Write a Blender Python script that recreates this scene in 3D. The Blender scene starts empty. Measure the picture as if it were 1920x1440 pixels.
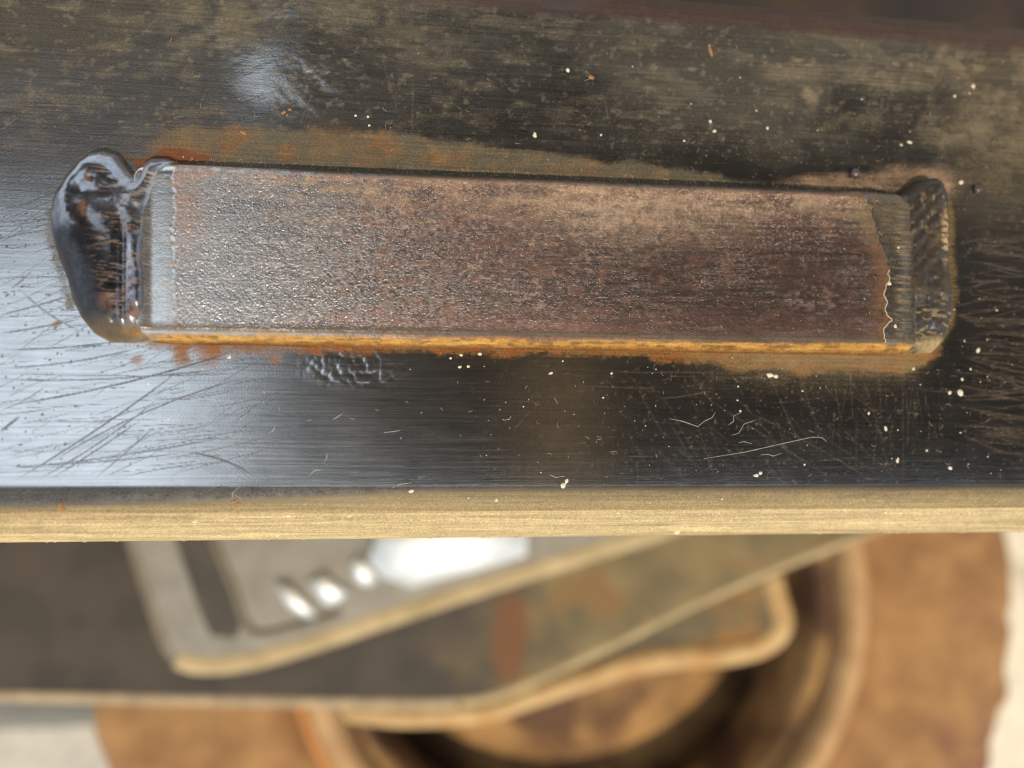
import bpy, math, random
import numpy as np
from mathutils import Matrix, Vector

# ------------------------------------------------------------------ camera, sky, sun
FPX = 1444.0                      # focal length in units of a 1920 wide frame
HT = 0.42                         # height of the tube's top face above the ground
DIST = 0.135                      # lens to steel, along the axis
ex = np.array([11048., 169., 1444.]); ex /= np.linalg.norm(ex)
nd = np.array([-191., 160., 1444.]); nd -= ex * nd.dot(ex); nd /= np.linalg.norm(nd)
ez = -nd
ey = np.cross(ez, ex)
RWC = np.stack([ex, ey, ez])      # rows: world axes in (right, down, forward)
right_w, down_w, fwd_w = RWC[:, 0], RWC[:, 1], RWC[:, 2]
CAM = np.array([0., 0., HT]) - fwd_w * DIST

sc = bpy.context.scene
col = sc.collection
cam_d = bpy.data.cameras.new('camera')
cam = bpy.data.objects.new('camera', cam_d)
col.objects.link(cam)
m = Matrix.Identity(4)
for i in range(3):
    m[i][0], m[i][1], m[i][2], m[i][3] = right_w[i], -down_w[i], -fwd_w[i], CAM[i]
cam.matrix_world = m
cam_d.sensor_width = 36.0
cam_d.lens = 36.0 * FPX / 1920.0
cam_d.clip_start = 0.005
cam_d.clip_end = 200.0
cam_d.dof.use_dof = True
cam_d.dof.focus_distance = DIST - 0.001
cam_d.dof.aperture_fstop = cam_d.lens / 4.3
sc.camera = cam

SUN_EL, SUN_AZ = math.radians(57), math.radians(-78)   # azimuth in the XY plane: from below the picture, a little from the right
sun_dir = Vector((math.cos(SUN_EL) * math.cos(SUN_AZ), math.cos(SUN_EL) * math.sin(SUN_AZ), math.sin(SUN_EL)))
world = bpy.data.worlds.new('World'); sc.world = world
world.use_nodes = True
wn = world.node_tree
wn.nodes.clear()
sky = wn.nodes.new('ShaderNodeTexSky'); sky.sky_type = 'NISHITA'; sky.sun_disc = False
sky.sun_elevation = SUN_EL
sky.sun_rotation = math.atan2(sun_dir.x, sun_dir.y)
sky.dust_density = 2.0; sky.air_density = 1.0
bg = wn.nodes.new('ShaderNodeBackground'); bg.inputs['Strength'].default_value = 0.12
wo = wn.nodes.new('ShaderNodeOutputWorld')
ctc = wn.nodes.new('ShaderNodeTexCoord'); cns = wn.nodes.new('ShaderNodeTexNoise')
cns.inputs['Scale'].default_value = 2.2; cns.inputs['Detail'].default_value = 6
cmr = wn.nodes.new('ShaderNodeMapRange'); cmr.inputs[1].default_value = 0.3; cmr.inputs[2].default_value = 0.7
cmr.inputs[3].default_value = 0.62; cmr.inputs[4].default_value = 0.9
cmx = wn.nodes.new('ShaderNodeMix'); cmx.data_type = 'RGBA'
cmx.inputs[7].default_value = (10.8, 12.2, 13.2, 1)          # thin bright cloud over the whole sky
wn.links.new(ctc.outputs['Generated'], cns.inputs['Vector']); wn.links.new(cns.outputs['Fac'], cmr.inputs[0])
wn.links.new(cmr.outputs[0], cmx.inputs[0]); wn.links.new(sky.outputs[0], cmx.inputs[6])
wn.links.new(cmx.outputs[2], bg.inputs[0]); wn.links.new(bg.outputs[0], wo.inputs[0])
sl = bpy.data.lights.new('sun', 'SUN'); sl.energy = 3.6; sl.angle = math.radians(0.5); sl.color = (1.0, 0.82, 0.57)
so = bpy.data.objects.new('sun', sl); col.objects.link(so)
so.rotation_euler = sun_dir.to_track_quat('Z', 'Y').to_euler()
so.location = (0, -2, 4)
sc.view_settings.view_transform = 'Standard'
sc.view_settings.look = 'None'
sc.view_settings.exposure = 0.0
sc.view_settings.gamma = 1.0
sc.render.engine = 'CYCLES'
sc.cycles.use_denoising = True
sc.cycles.filter_width = 1.1
sc.cycles.max_bounces = 6

# ------------------------------------------------------------------ helpers
random.seed(4)
RNG = np.random.default_rng(11)
TAB = RNG.random((257, 257))
TAB[256, :] = TAB[0, :]; TAB[:, 256] = TAB[:, 0]

def smooth(a, b, x):
    t = np.clip((x - a) / (b - a), 0, 1)
    return t * t * (3 - 2 * t)

def vnoise(x, y, seed=0):
    x = x + 37.13 * seed; y = y + 91.7 * seed
    xi = np.floor(x); yi = np.floor(y)
    fx = x - xi; fy = y - yi
    fx = fx * fx * (3 - 2 * fx); fy = fy * fy * (3 - 2 * fy)
    i = xi.astype(np.int64) & 255; j = yi.astype(np.int64) & 255
    a = TAB[i, j]; b = TAB[i + 1, j]; c = TAB[i, j + 1]; d = TAB[i + 1, j + 1]
    return (a * (1 - fx) + b * fx) * (1 - fy) + (c * (1 - fx) + d * fx) * fy

def fbm(x, y, o=4, seed=0):
    s = np.zeros_like(x); amp = 0.5; tot = 0
    for k in range(o):
        s += amp * vnoise(x, y, seed + 3 * k); tot += amp
        amp *= 0.55; x = x * 2.03; y = y * 2.03
    return s / tot

def blob(U, V, x, y, rx, ry, soft=0.5):
    d = np.sqrt(((U - x) / rx) ** 2 + ((V - y) / ry) ** 2)
    return 1 - smooth(1 - soft, 1 + soft, d)

def unproj(px, py, z):
    """world point at height z seen at (px, py) of a 1920 x 1440 frame"""
    d = right_w * ((px - 960) / FPX) + down_w * ((py - 720) / FPX) + fwd_w
    t = (z - CAM[2]) / d[2]
    return CAM + d * t

def proj(P):
    q = P - CAM
    r = q @ right_w; dn = q @ down_w; f = q @ fwd_w
    f = np.where(np.abs(f) < 1e-6, 1e-6, f)
    return 960 + FPX * r / f, 720 + FPX * dn / f

def seg_dist(U, V, pts):
    D = np.full(U.shape, 1e9); T = np.zeros(U.shape)
    n = len(pts) - 1
    for k in range(n):
        (x0, y0), (x1, y1) = pts[k], pts[k + 1]
        dx, dy = x1 - x0, y1 - y0
        L = dx * dx + dy * dy + 1e-9
        t = np.clip(((U - x0) * dx + (V - y0) * dy) / L, 0, 1)
        d = np.hypot(U - x0 - t * dx, V - y0 - t * dy)
        b = d < D
        D = np.where(b, d, D); T = np.where(b, (k + t) / n, T)
    return D, T

def poly_sdf(U, V, poly):
    """positive inside"""
    D, _ = seg_dist(U, V, list(poly) + [poly[0]])
    ins = np.zeros(U.shape, bool)
    n = len(poly)
    for k in range(n):
        (x0, y0), (x1, y1) = poly[k], poly[(k + 1) % n]
        c = (y0 > V) != (y1 > V)
        xx = x0 + (V - y0) * (x1 - x0) / ((y1 - y0) if abs(y1 - y0) > 1e-9 else 1e-9)
        ins ^= c & (U < xx)
    return np.where(ins, D, -D)

def crop(U, V, x0, x1, y0, y1):
    """row and column slices of a structured grid that hold the box (first axis along U)"""
    cu0, cu1 = U.min(axis=1), U.max(axis=1)
    r = np.nonzero((cu1 >= x0) & (cu0 <= x1))[0]
    if len(r) == 0: return None
    s0 = slice(r[0], r[-1] + 1)
    vv = V[s0]
    c = np.nonzero((vv.max(axis=0) >= y0) & (vv.min(axis=0) <= y1))[0]
    if len(c) == 0: return None
    return s0, slice(c[0], c[-1] + 1)

def line(dst, U, V, pts, w, amt, taper=True):
    xs = [p[0] for p in pts]; ys = [p[1] for p in pts]
    g = crop(U, V, min(xs) - 4 * w, max(xs) + 4 * w, min(ys) - 4 * w, max(ys) + 4 * w)
    if g is None: return
    d, t = seg_dist(U[g], V[g], pts)
    a = amt * (1 - smooth(w * 0.3, w * 1.3, d))
    if taper: a = a * np.clip(np.minimum(t, 1 - t) * 6, 0.15, 1)
    dst[g] = np.maximum(dst[g], a)

def bez(p0, p1, bend, n=6):
    (x0, y0), (x1, y1) = p0, p1
    mx, my = (x0 + x1) / 2 - (y1 - y0) * bend, (y0 + y1) / 2 + (x1 - x0) * bend
    return [((1 - t) ** 2 * x0 + 2 * t * (1 - t) * mx + t * t * x1, (1 - t) ** 2 * y0 + 2 * t * (1 - t) * my + t * t * y1)
            for t in [i / n for i in range(n + 1)]]

def new_obj(name, me, mat=None, parent=None):
    o = bpy.data.objects.new(name, me); col.objects.link(o)
    if mat is not None and me is not None: me.materials.append(mat)
    if parent is not None: o.parent = parent
    return o

def tag(o, label=None, cat=None, group=None, kind=None):
    if label: o['label'] = label
    if cat: o['category'] = cat
    if group: o['group'] = group
    if kind: o['kind'] = kind
    return o

def mesh_np(name, co, faces, smooth_on=True, attrs=None):
    me = bpy.data.meshes.new(name)
    co = np.asarray(co, np.float32); faces = np.asarray(faces, np.int32)
    nv, nf, k = len(co), len(faces), faces.shape[1]
    me.vertices.add(nv); me.vertices.foreach_set('co', co.ravel())
    me.loops.add(nf * k); me.loops.foreach_set('vertex_index', faces.ravel())
    me.polygons.add(nf)
    me.polygons.foreach_set('loop_start', np.arange(0, nf * k, k, dtype=np.int32))
    me.polygons.foreach_set('loop_total', np.full(nf, k, np.int32))
    me.polygons.foreach_set('use_smooth', np.full(nf, smooth_on, bool))
    for an, arr in (attrs or {}).items():
        at = me.attributes.new(an, 'FLOAT_COLOR', 'POINT')
        at.data.foreach_set('color', np.ascontiguousarray(arr, np.float32).ravel())
    me.update(calc_edges=True); me.validate()
    return me

def grid_faces(nx, ny, keep=None, wrap=False):
    i = np.arange(nx - 1)[:, None]; j = np.arange(ny if wrap else ny - 1)[None, :]
    j2 = (j + 1) % ny
    f = np.stack([i * ny + j, i * ny + j2, (i + 1) * ny + j2, (i + 1) * ny + j], -1)
    if keep is not None:
        k = keep[:-1, :-1] | keep[1:, :-1] | keep[:-1, 1:] | keep[1:, 1:]
        f = f[k]
    return f.reshape(-1, 4)

# ------------------------------------------------------------------ materials
class NT:
    def __init__(self, name):
        self.mat = bpy.data.materials.new(name); self.mat.use_nodes = True
        self.t = self.mat.node_tree
        self.b = self.t.nodes['Principled BSDF']
    def n(self, kind, **kw):
        x = self.t.nodes.new(kind)
        for k, v in kw.items():
            if k.startswith('_'): setattr(x, k[1:], v)
            else: x.inputs[k.replace('__', ' ')].default_value = v
        return x
    def l(self, a, b): self.t.links.new(a, b)
    def put(self, s, v):
        if hasattr(v, 'node'): self.l(v, s)
        else: s.default_value = v
    def math(self, op, a, b=0.0, c=None, clamp=False):
        x = self.t.nodes.new('ShaderNodeMath'); x.operation = op; x.use_clamp = clamp
        self.put(x.inputs[0], a); self.put(x.inputs[1], b)
        if c is not None: self.put(x.inputs[2], c)
        return x.outputs[0]
    def mixc(self, f, a, b, mode='MIX'):
        x = self.t.nodes.new('ShaderNodeMix'); x.data_type = 'RGBA'; x.blend_type = mode
        self.put(x.inputs[0], f); self.put(x.inputs[6], a); self.put(x.inputs[7], b)
        return x.outputs[2]
    def mixf(self, f, a, b):
        x = self.t.nodes.new('ShaderNodeMix'); x.data_type = 'FLOAT'
        self.put(x.inputs[0], f); self.put(x.inputs[2], a); self.put(x.inputs[3], b)
        return x.outputs[0]
    def ramp(self, f, lo, hi):
        x = self.t.nodes.new('ShaderNodeMapRange'); x.interpolation_type = 'SMOOTHSTEP'
        self.put(x.inputs[0], f); x.inputs[1].default_value = lo; x.inputs[2].default_value = hi
        return x.outputs[0]
    def coords(self, sx, sy, sz, rz=0.0):
        tc = self.t.nodes.new('ShaderNodeTexCoord'); mp = self.t.nodes.new('ShaderNodeMapping')
        mp.inputs['Scale'].default_value = (sx, sy, sz); mp.inputs['Rotation'].default_value = (0, 0, rz)
        self.l(tc.outputs['Object'], mp.inputs['Vector'])
        return mp.outputs[0]
    def noise(self, vec, scale, detail=4, rough=0.55):
        x = self.t.nodes.new('ShaderNodeTexNoise')
        x.inputs['Scale'].default_value = scale; x.inputs['Detail'].default_value = detail; x.inputs['Roughness'].default_value = rough
        self.l(vec, x.inputs['Vector'])
        return x.outputs['Fac']

def steel_material(name, steel=(0.60, 0.60, 0.61), grain=0.5, pit=0.3, pit_scale=3000, streak=(60, 2600), speck=0.5, film=0.0):
    """bare steel under a patchy coat of dirt, rust or scale.
    'coat' rgb = colour of the coat, a = how much of it; 'fin' r = steel roughness, g = steel brightness, b = relief, a = glitter"""
    k = NT(name)
    coat = k.n('ShaderNodeAttribute', _attribute_name='coat'); fin = k.n('ShaderNodeAttribute', _attribute_name='fin')
    sep = k.n('ShaderNodeSeparateColor'); k.l(fin.outputs['Color'], sep.inputs[0])
    iso = k.coords(1, 1, 1)
    st = k.coords(streak[0], streak[1], streak[1])
    nst = k.noise(st, 1.0, 5, 0.62)
    nfine = k.noise(iso, 2600, 5, 0.65)
    nmid = k.noise(iso, 420, 6, 0.62)
    npit = k.noise(iso, pit_scale, 3, 0.5)
    # broken edge of the coat
    brk = k.math('ADD', k.math('MULTIPLY', k.math('SUBTRACT', nfine, 0.5), 1.5), k.math('MULTIPLY', k.math('SUBTRACT', nmid, 0.5), 0.9))
    brk = k.math('ADD', brk, k.math('MULTIPLY', k.math('SUBTRACT', nst, 0.5), grain))
    c0 = coat.outputs['Alpha']
    w = k.math('MULTIPLY', k.math('MULTIPLY', c0, k.math('SUBTRACT', 1.0, c0)), 3.2)
    cov = k.math('ADD', c0, k.math('MULTIPLY', brk, w), clamp=True)
    var = k.mixf(k.ramp(k.mixf(min(1.0, 1.3 * grain), nmid, nst), 0.25, 0.75), 0.72, 1.28)
    var2 = k.mixf(k.ramp(nfine, 0.25, 0.75), 0.72, 1.28)
    v = k.math('MULTIPLY', var, var2)
    vc = k.n('ShaderNodeCombineColor')
    for i in range(3): k.l(v, vc.inputs[i])
    ccol = k.mixc(1.0, coat.outputs['Color'], vc.outputs[0], 'MULTIPLY')
    sv = k.math('MULTIPLY', sep.outputs[1], k.mixf(k.ramp(nst, 0.25, 0.75), 1 - 0.35 * grain, 1 + 0.25 * grain))
    svc = k.n('ShaderNodeCombineColor')
    for i in range(3): k.l(sv, svc.inputs[i])
    scol = k.mixc(1.0, (*steel, 1), svc.outputs[0], 'MULTIPLY')
    kb = k.t.nodes.new('ShaderNodeBsdfPrincipled')      # the coat, over the metal
    kb.inputs['Roughness'].default_value = 0.75; kb.inputs['Specular IOR Level'].default_value = 0.15
    k.l(ccol, kb.inputs['Base Color'])
    k.l(scol, k.b.inputs['Base Color']); k.b.inputs['Metallic'].default_value = 1.0
    mx = k.t.nodes.new('ShaderNodeMixShader'); k.l(cov, mx.inputs[0])
    k.l(k.b.outputs[0], mx.inputs[1]); k.l(kb.outputs[0], mx.inputs[2])
    k.l(mx.outputs[0], k.t.nodes['Material Output'].inputs['Surface'])
    rg = k.math('ADD', sep.outputs[0], k.math('MULTIPLY', k.math('SUBTRACT', nst, 0.5), 0.16 * grain))
    k.l(rg, k.b.inputs['Roughness'])
    # relief
    h = k.math('ADD', k.math('MULTIPLY', npit, pit), k.math('MULTIPLY', nst, 0.5 * grain))
    h = k.math('ADD', h, k.math('MULTIPLY', k.math('MULTIPLY', nfine, cov), speck))
    bp = k.n('ShaderNodeBump'); k.l(h, bp.inputs['Height'])
    bp.inputs['Distance'].default_value = 0.00012
    k.l(k.math('MULTIPLY', sep.outputs[2], 1.0, clamp=True), bp.inputs['Strength'])
    k.l(bp.outputs[0], k.b.inputs['Normal']); k.l(bp.outputs[0], kb.inputs['Normal'])
    return k.mat

def plain_material(name, c1, c2, scale=200, rough=0.7, metal=0.0, bump=0.3, bdist=0.0004, c3=None, s3=60, t3=(0.52, 0.62), stretch=(1, 1, 1)):
    k = NT(name)
    v = k.coords(*stretch)
    a = k.noise(v, scale, 6, 0.62)
    cc = k.mixc(k.ramp(a, 0.3, 0.7), (*c1, 1), (*c2, 1))
    if c3 is not None:
        bb = k.noise(v, s3, 5, 0.6)
        f3 = k.ramp(bb, *t3)
        cc = k.mixc(f3, cc, (*c3, 1))
        k.l(k.mixf(f3, metal, 0.0), k.b.inputs['Metallic'])
        k.l(k.mixf(f3, rough, 0.8), k.b.inputs['Roughness'])
    else:
        k.b.inputs['Metallic'].default_value = metal
        k.b.inputs['Roughness'].default_value = rough
    k.l(cc, k.b.inputs['Base Color'])
    bp = k.n('ShaderNodeBump'); k.l(a, bp.inputs['Height'])
    bp.inputs['Strength'].default_value = bump; bp.inputs['Distance'].default_value = bdist
    k.l(bp.outputs[0], k.b.inputs['Normal'])
    return k.mat

M_tube = steel_material('tube_steel', grain=0.55, pit=0.25, streak=(55, 2400))
M_bar = steel_material('bar_scale', steel=(0.62, 0.60, 0.59), grain=0.4, pit=1.25, pit_scale=3300, streak=(70, 1500))
M_weld = steel_material('weld_steel', steel=(0.42, 0.43, 0.48), grain=0.15, pit=0.2, streak=(400, 900))
M_fleck = plain_material('cream_paint', (0.50, 0.43, 0.32), (0.72, 0.65, 0.5), 3000, 0.6)
M_lint = plain_material('tan_lint', (0.50, 0.33, 0.20), (0.72, 0.52, 0.34), 900, 0.8)
M_hair = plain_material('grey_fibre', (0.34, 0.31, 0.27), (0.6, 0.56, 0.5), 900, 0.6)
M_rust = plain_material('orange_rust', (0.22, 0.09, 0.03), (0.42, 0.22, 0.08), 2500, 0.9, c3=(0.16, 0.05, 0.02), s3=900)
M_ground = plain_material('pale_ground', (0.56, 0.50, 0.40), (0.66, 0.60, 0.49), 60, 0.95, bump=0.5, bdist=0.004, c3=(0.40, 0.34, 0.25), s3=24, t3=(0.5, 0.7))
M_blocker = plain_material('blocker_sheet', (0.014, 0.011, 0.009), (0.026, 0.020, 0.015), 8, 0.6, bump=0.1)  # dark sheet for the unseen, added sky blockers
M_pale_bar = plain_material('pale_bar_brown', (0.22, 0.16, 0.09), (0.32, 0.23, 0.13), 30, 0.8, stretch=(1, 0.1, 1))  # for the unseen bar added as a pale mirrored band

# ------------------------------------------------------------------ ground, and unseen sheets added to shape what the steel mirrors
def box_co(x0, x1, y0, y1, z0, z1):
    return [(x0, y0, z0), (x1, y0, z0), (x1, y1, z0), (x0, y1, z0), (x0, y0, z1), (x1, y0, z1), (x1, y1, z1), (x0, y1, z1)]
BOXF = [(0, 3, 2, 1), (4, 5, 6, 7), (0, 1, 5, 4), (1, 2, 6, 5), (2, 3, 7, 6), (3, 0, 4, 7)]
def box(name, b, mat, parent=None):
    return new_obj(name, mesh_np(name, box_co(*b), BOXF, False), mat, parent)

gx = np.linspace(-40, 40, 5)
ground = new_obj('ground', mesh_np('ground', [(x, y, 0) for x in gx for y in gx], grid_faces(5, 5)[:, ::-1]), M_ground)
tag(ground, kind='structure')

ZR = HT + 2.4
def corrugated(name, x0, x1, y0, y1, z, mat, parent=None):
    n = int((x1 - x0) / 0.02); xs = np.linspace(x0, x1, n)
    co = []
    for x in xs:
        dz = 0.009 * math.sin(x / 0.076 * 2 * math.pi)
        for (y, o) in ((y0, 0), (y1, 0), (y1, 0.002), (y0, 0.002)): co.append((x, y, z + dz + o))
    return new_obj(name, mesh_np(name, co, grid_faces(n, 4, wrap=True)), mat, parent)
sky_blocker = corrugated('sky_blocker', -0.61, 4.5, -0.20, 3.5, ZR, M_blocker); tag(sky_blocker, kind='structure')  # unseen, added to darken the mirror image on the right
wing = corrugated('sky_blocker_wing', -3.2, -0.625, 0.70, 3.5, ZR - 0.05, M_blocker); tag(wing, kind='structure')  # unseen, added to darken the mirror image at upper left
blk_bar = box('sky_blocker_bar', (-3.2, 4.5, -0.62, -0.36, ZR - 0.06, ZR + 0.06), M_blocker); tag(blk_bar, kind='structure')  # unseen bar, added for a dark line along the tube's rolled edge
pale_bar = box('mirrored_pale_bar', (0.36, 0.56, -0.34, 0.42, ZR - 0.12, ZR - 0.02), M_pale_bar); tag(pale_bar, kind='structure')  # unseen, added for the warm pale band in the mirror image

# ------------------------------------------------------------------ the steel tube
tube = new_obj('steel_tube', None)
tag(tube, 'dark steel box tube with a welded bar on its dusty scratched face', 'steel tube')

STEP = 0.0002
yb = unproj(960, 908, HT)[1]           # where the flat face starts to roll over, sunny side
yt = unproj(1440, 62, HT)[1]
R = 0.0098
xl = unproj(-60, 900, HT)[0]; xr = unproj(1990, 40, HT)[0]
print('tube', yb, yt, xl, xr)
xs = np.concatenate([[-0.6, -0.4, -0.25, xl - 0.02], np.arange(xl, xr, STEP), [xr + 0.02, 0.25, 0.4, 0.6]])
prof = []                              # (y, z, angle)
ny = int((yt - yb) / STEP)
for i in range(ny): prof.append((yt - (yt - yb) * i / ny, HT, 0.0))
na = 76
for i in range(na):
    a = math.pi / 2 * i / na
    prof.append((yb - R * math.sin(a), HT - R + R * math.cos(a), math.degrees(a)))
nface = ny + na
ZB = HT - 0.2032
y0s, y1s = yb - R, yt + R
for t in (0.0, 0.5, 1.0): prof.append((y0s, HT - R - (HT - ZB - 2 * R) * t, 90.0))
for i in range(1, 6):
    a = math.pi / 2 * i / 6; prof.append((yb - R * math.cos(a), ZB + R - R * math.sin(a), 90.0))
prof += [(yb, ZB, 180.0), (0.5 * (yb + yt), ZB, 180.0), (yt, ZB, 180.0)]
for i in range(1, 6):
    a = math.pi / 2 * i / 6; prof.append((yt + R * math.sin(a), ZB + R - R * math.cos(a), -90.0))
for t in (1.0, 0.5, 0.0): prof.append((y1s, HT - R - (HT - ZB - 2 * R) * t, -90.0))
nb = 44
nback0 = len(prof)
for i in range(1, nb):
    a = math.pi / 2 * (1 - i / nb); prof.append((yt + R * math.sin(a), HT - R + R * math.cos(a), -math.degrees(a)))
prof = np.array(prof)
NX, NP = len(xs), len(prof)
P = np.zeros((NX, NP, 3))
P[..., 0] = xs[:, None]; P[..., 1] = prof[None, :, 0]; P[..., 2] = prof[None, :, 1]
TH = np.broadcast_to(prof[None, :, 2], (NX, NP))
U, V = proj(P.reshape(-1, 3)); U = U.reshape(NX, NP); V = V.reshape(NX, NP)
U = np.clip(U, -400, 2400); V = np.clip(V, -400, 1400)
flat = (TH == 0).astype(float)

def build_tube():
    n1 = fbm(U / 210, V / 150, 5, 1); n2 = fbm(U / 46, V / 34, 4, 2); n3 = fbm(U / 13, V / 9, 3, 5)
    nh = fbm(U / 120, V / 5, 4, 7); nv = fbm(U / 6, V / 90, 3, 9)
    dust = np.array([0.052, 0.046, 0.037]); olive = np.array([0.100, 0.083, 0.056])
    tan = np.array([0.385, 0.30, 0.165]); rust = np.array([0.21, 0.085, 0.026]); brown = np.array([0.075, 0.038, 0.026])
    dark = np.array([0.028, 0.024, 0.021])
    C = np.zeros(U.shape + (3,)); C[:] = dust
    A = np.zeros(U.shape)
    def over(mask, colr):
        nonlocal A
        mk = np.clip(mask, 0, 1)
        tot = mk + A * (1 - mk) + 1e-6
        w = (mk / tot)[..., None]
        C[:] = C * (1 - w) + np.asarray(colr) * w
        A = np.clip(mk + A * (1 - mk), 0, 1)
    arch = blob(U + 30 * (n2 - .5), V + 20 * (n1 - .5), 585, 200, 160, 145, 0.30)
    # general thin dark film where the steel is clean, thicker to the right
    over(0.22 * smooth(420, 1100, U) * (0.4 + n1) * (1 - arch), (0.018, 0.015, 0.012))
    # the dusty upper part
    up = smooth(330, 190, V + 60 * (n1 - 0.5) - 0.02 * (U - 960))
    dm = up * (0.30 + 0.75 * smooth(0.36, 0.62, n1)) * (0.55 + 0.9 * n2)
    dm *= 1 - 0.6 * blob(U, V, 950, 225, 260, 60, 0.7)
    dm *= 1 - 0.75 * smooth(330, 60, U) * smooth(130, 220, V)
    dm *= 1 - 0.92 * arch
    dm *= 1 + 0.35 * smooth(1350, 1800, U)
    over(0.5 * smooth(420, 300, V - 0.05 * U) * smooth(700, 300, U) * (0.6 + 0.6 * n1) * (1 - arch), (0.042, 0.037, 0.032))
    over(0.5 * arch * smooth(455, 560, U) * (0.6 + .6 * n1), (0.026, 0.022, 0.018))
    over(np.clip(dm, 0, 0.9), dust)
    over(0.55 * blob(U, V, 560, 35, 260, 60, 0.8) * smooth(0.35, 0.65, n2) * (1 - arch), (0.15, 0.122, 0.08))
    over(0.4 * smooth(1300, 1800, U) * smooth(390, 250, V) * smooth(0.50, 0.68, fbm(U / 90, V / 55, 4, 21)), (0.15, 0.115, 0.068))
    over(0.25 * smooth(0.55, 0.7, fbm(U / 70, V / 26, 4, 31)) * smooth(340, 120, V) * (1 - arch), (0.18, 0.145, 0.095))
    over(0.40 * smooth(0.62, 0.8, n3) * smooth(340, 200, V) * (0.3 + n1), (0.19, 0.155, 0.105))
    over(0.5 * smooth(0.66, 0.5, nh) * smooth(330, 260, V) * smooth(500, 700, U) * smooth(1500, 1100, U) * 0.6, (0.03, 0.027, 0.023))
    # smears
    for (x, y, rx, ry, a) in ((1515, 180, 16, 20, .8), (1490, 135, 60, 18, .45), (1690, 150, 80, 22, .5), (1800, 120, 110, 20, .5), (1745, 215, 26, 26, .4), (1850, 190, 60, 40, .4), (1660, 60, 120, 20, .3), (1780, 250, 60, 24, .35)):
        over(a * 0.8 * blob(U + 30 * (n2 - .5) * 2, V + 22 * (n3 - .5) * 2, x, y, rx, ry, 0.7) * (0.4 + n3), (0.20, 0.155, 0.10))
    # right margin, beside the weld
    over(0.5 * smooth(1730, 1850, U + 80 * (n1 - .5)) * smooth(480, 330, V + 60 * (n2 - .5)) * (0.2 + 1.1 * n2), (0.14, 0.105, 0.062))
    over(0.6 * smooth(1640, 1800, U) * smooth(0.46, 0.62, fbm(U / 48, V / 30, 4, 23)) * smooth(420, 380, V), (0.035, 0.030, 0.023))
    # olive band along the upper edge of the bar
    topb = np.interp(U, [250, 330, 480, 700, 830, 1100, 1350, 1480], [290, 238, 240, 247, 262, 298, 330, 352])
    botb = np.interp(U, [330, 1700], [300, 362])
    ob = smooth(-7, 7, V - topb + 22 * (n2 - .5)) * (V < botb + 30) * smooth(240, 330, U) * smooth(1520, 1330, U)
    over(0.82 * ob, olive)
    for (x, y, r, a) in ((440, 252, 26, .6), (455, 258, 12, .9), (432, 276, 16, .8), (536, 288, 16, .8), (545, 280, 9, .9), (715, 262, 24, .8), (735, 280, 20, .6), (820, 296, 20, .8), (860, 300, 26, .4), (690, 300, 26, .5), (1030, 318, 10, .7), (350, 285, 60, .35), (330, 292, 36, .7), (620, 262, 50, .3), (1100, 318, 30, .3)):
        over(a * blob(U + 14 * (n3 - .5) * 2, V + 14 * (fbm(U / 9, V / 9, 3, 44) - .5) * 2, x, y, r * 1.0, r * 0.6, 0.85) * (0.35 + n3), (0.17, 0.085, 0.034))
    over(0.28 * smooth(0.56, 0.66, fbm(U / 20, V / 16, 4, 51)) * ob, (0.17, 0.10, 0.045))
    # pinkish dust against the right end of the bar
    pk = blob(U, V, 1590, 342, 100, 15, .6) + blob(U, V, 1690, 335, 50, 22, .6) + blob(U, V, 1755, 345, 40, 30, .6)
    over(0.8 * np.clip(pk, 0, 1) * (0.25 + 1.0 * n2) * (0.5 + n3), (0.24, 0.155, 0.10))
    # rim around the right weld
    wr = [(1715, 335), (1760, 350), (1779, 400), (1781, 480), (1787, 545), (1780, 605), (1750, 655)]
    d, _ = seg_dist(U, V, wr)
    over(0.6 * (1 - smooth(2, 15, d + 10 * (n3 - .5))) * (0.6 + 0.7 * n2), (0.17, 0.115, 0.045))
    # olive halo of the left weld
    wl = [(255, 300), (200, 284), (150, 305), (118, 350), (98, 400), (98, 450), (118, 520), (132, 570)]
    d, _ = seg_dist(U, V, wl)
    over(0.6 * (1 - smooth(2, 15, d + 16 * (n3 - .5))) * (0.5 + n2), (0.085, 0.062, 0.032))
    # red flake crust above the left end of the bar
    over(0.95 * smooth(-2, 2, poly_sdf(U, V, [(252, 300), (290, 290), (308, 276), (345, 278), (368, 288), (400, 292), (380, 306), (330, 306), (280, 310), (256, 322)]) + 6 * (n3 - .5)), (0.13, 0.05, 0.022))
    # rust skirt under the bar
    skb = np.interp(U, [240, 300, 640, 900, 1200, 1400, 1560, 1720, 1760], [645, 656, 658, 664, 668, 690, 702, 690, 665])
    ska = np.interp(U, [200, 260, 420, 900, 1300, 1740, 1770], [0, .8, .85, .95, .95, .85, 0])
    sk = smooth(9, -9, V - skb + 26 * (n2 - .5) + 14 * (n3 - .5)) * (V > 600) * ska
    over(0.88 * sk * (0.45 + 1.0 * n2), (0.20, 0.10, 0.032))
    over(0.85 * sk * smooth(1250, 1480, U) * (0.4 + n2), (0.19, 0.125, 0.052))
    over(0.8 * sk * smooth(0.5, 0.62, fbm(U / 30, V / 18, 4, 61)), (0.20, 0.06, 0.015))
    over(0.5 * smooth(1330, 1480, U) * smooth(1760, 1690, U) * smooth(715, 670, V + 30 * (n2 - .5)) * (V > 600) * (0.5 + n3), (0.24, 0.165, 0.075))
    over(0.40 * smooth(760, 690, V) * (V > 600) * smooth(1250, 1450, U) * smooth(1760, 1650, U) * n2 * 1.6, (0.12, 0.09, 0.055))
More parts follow.
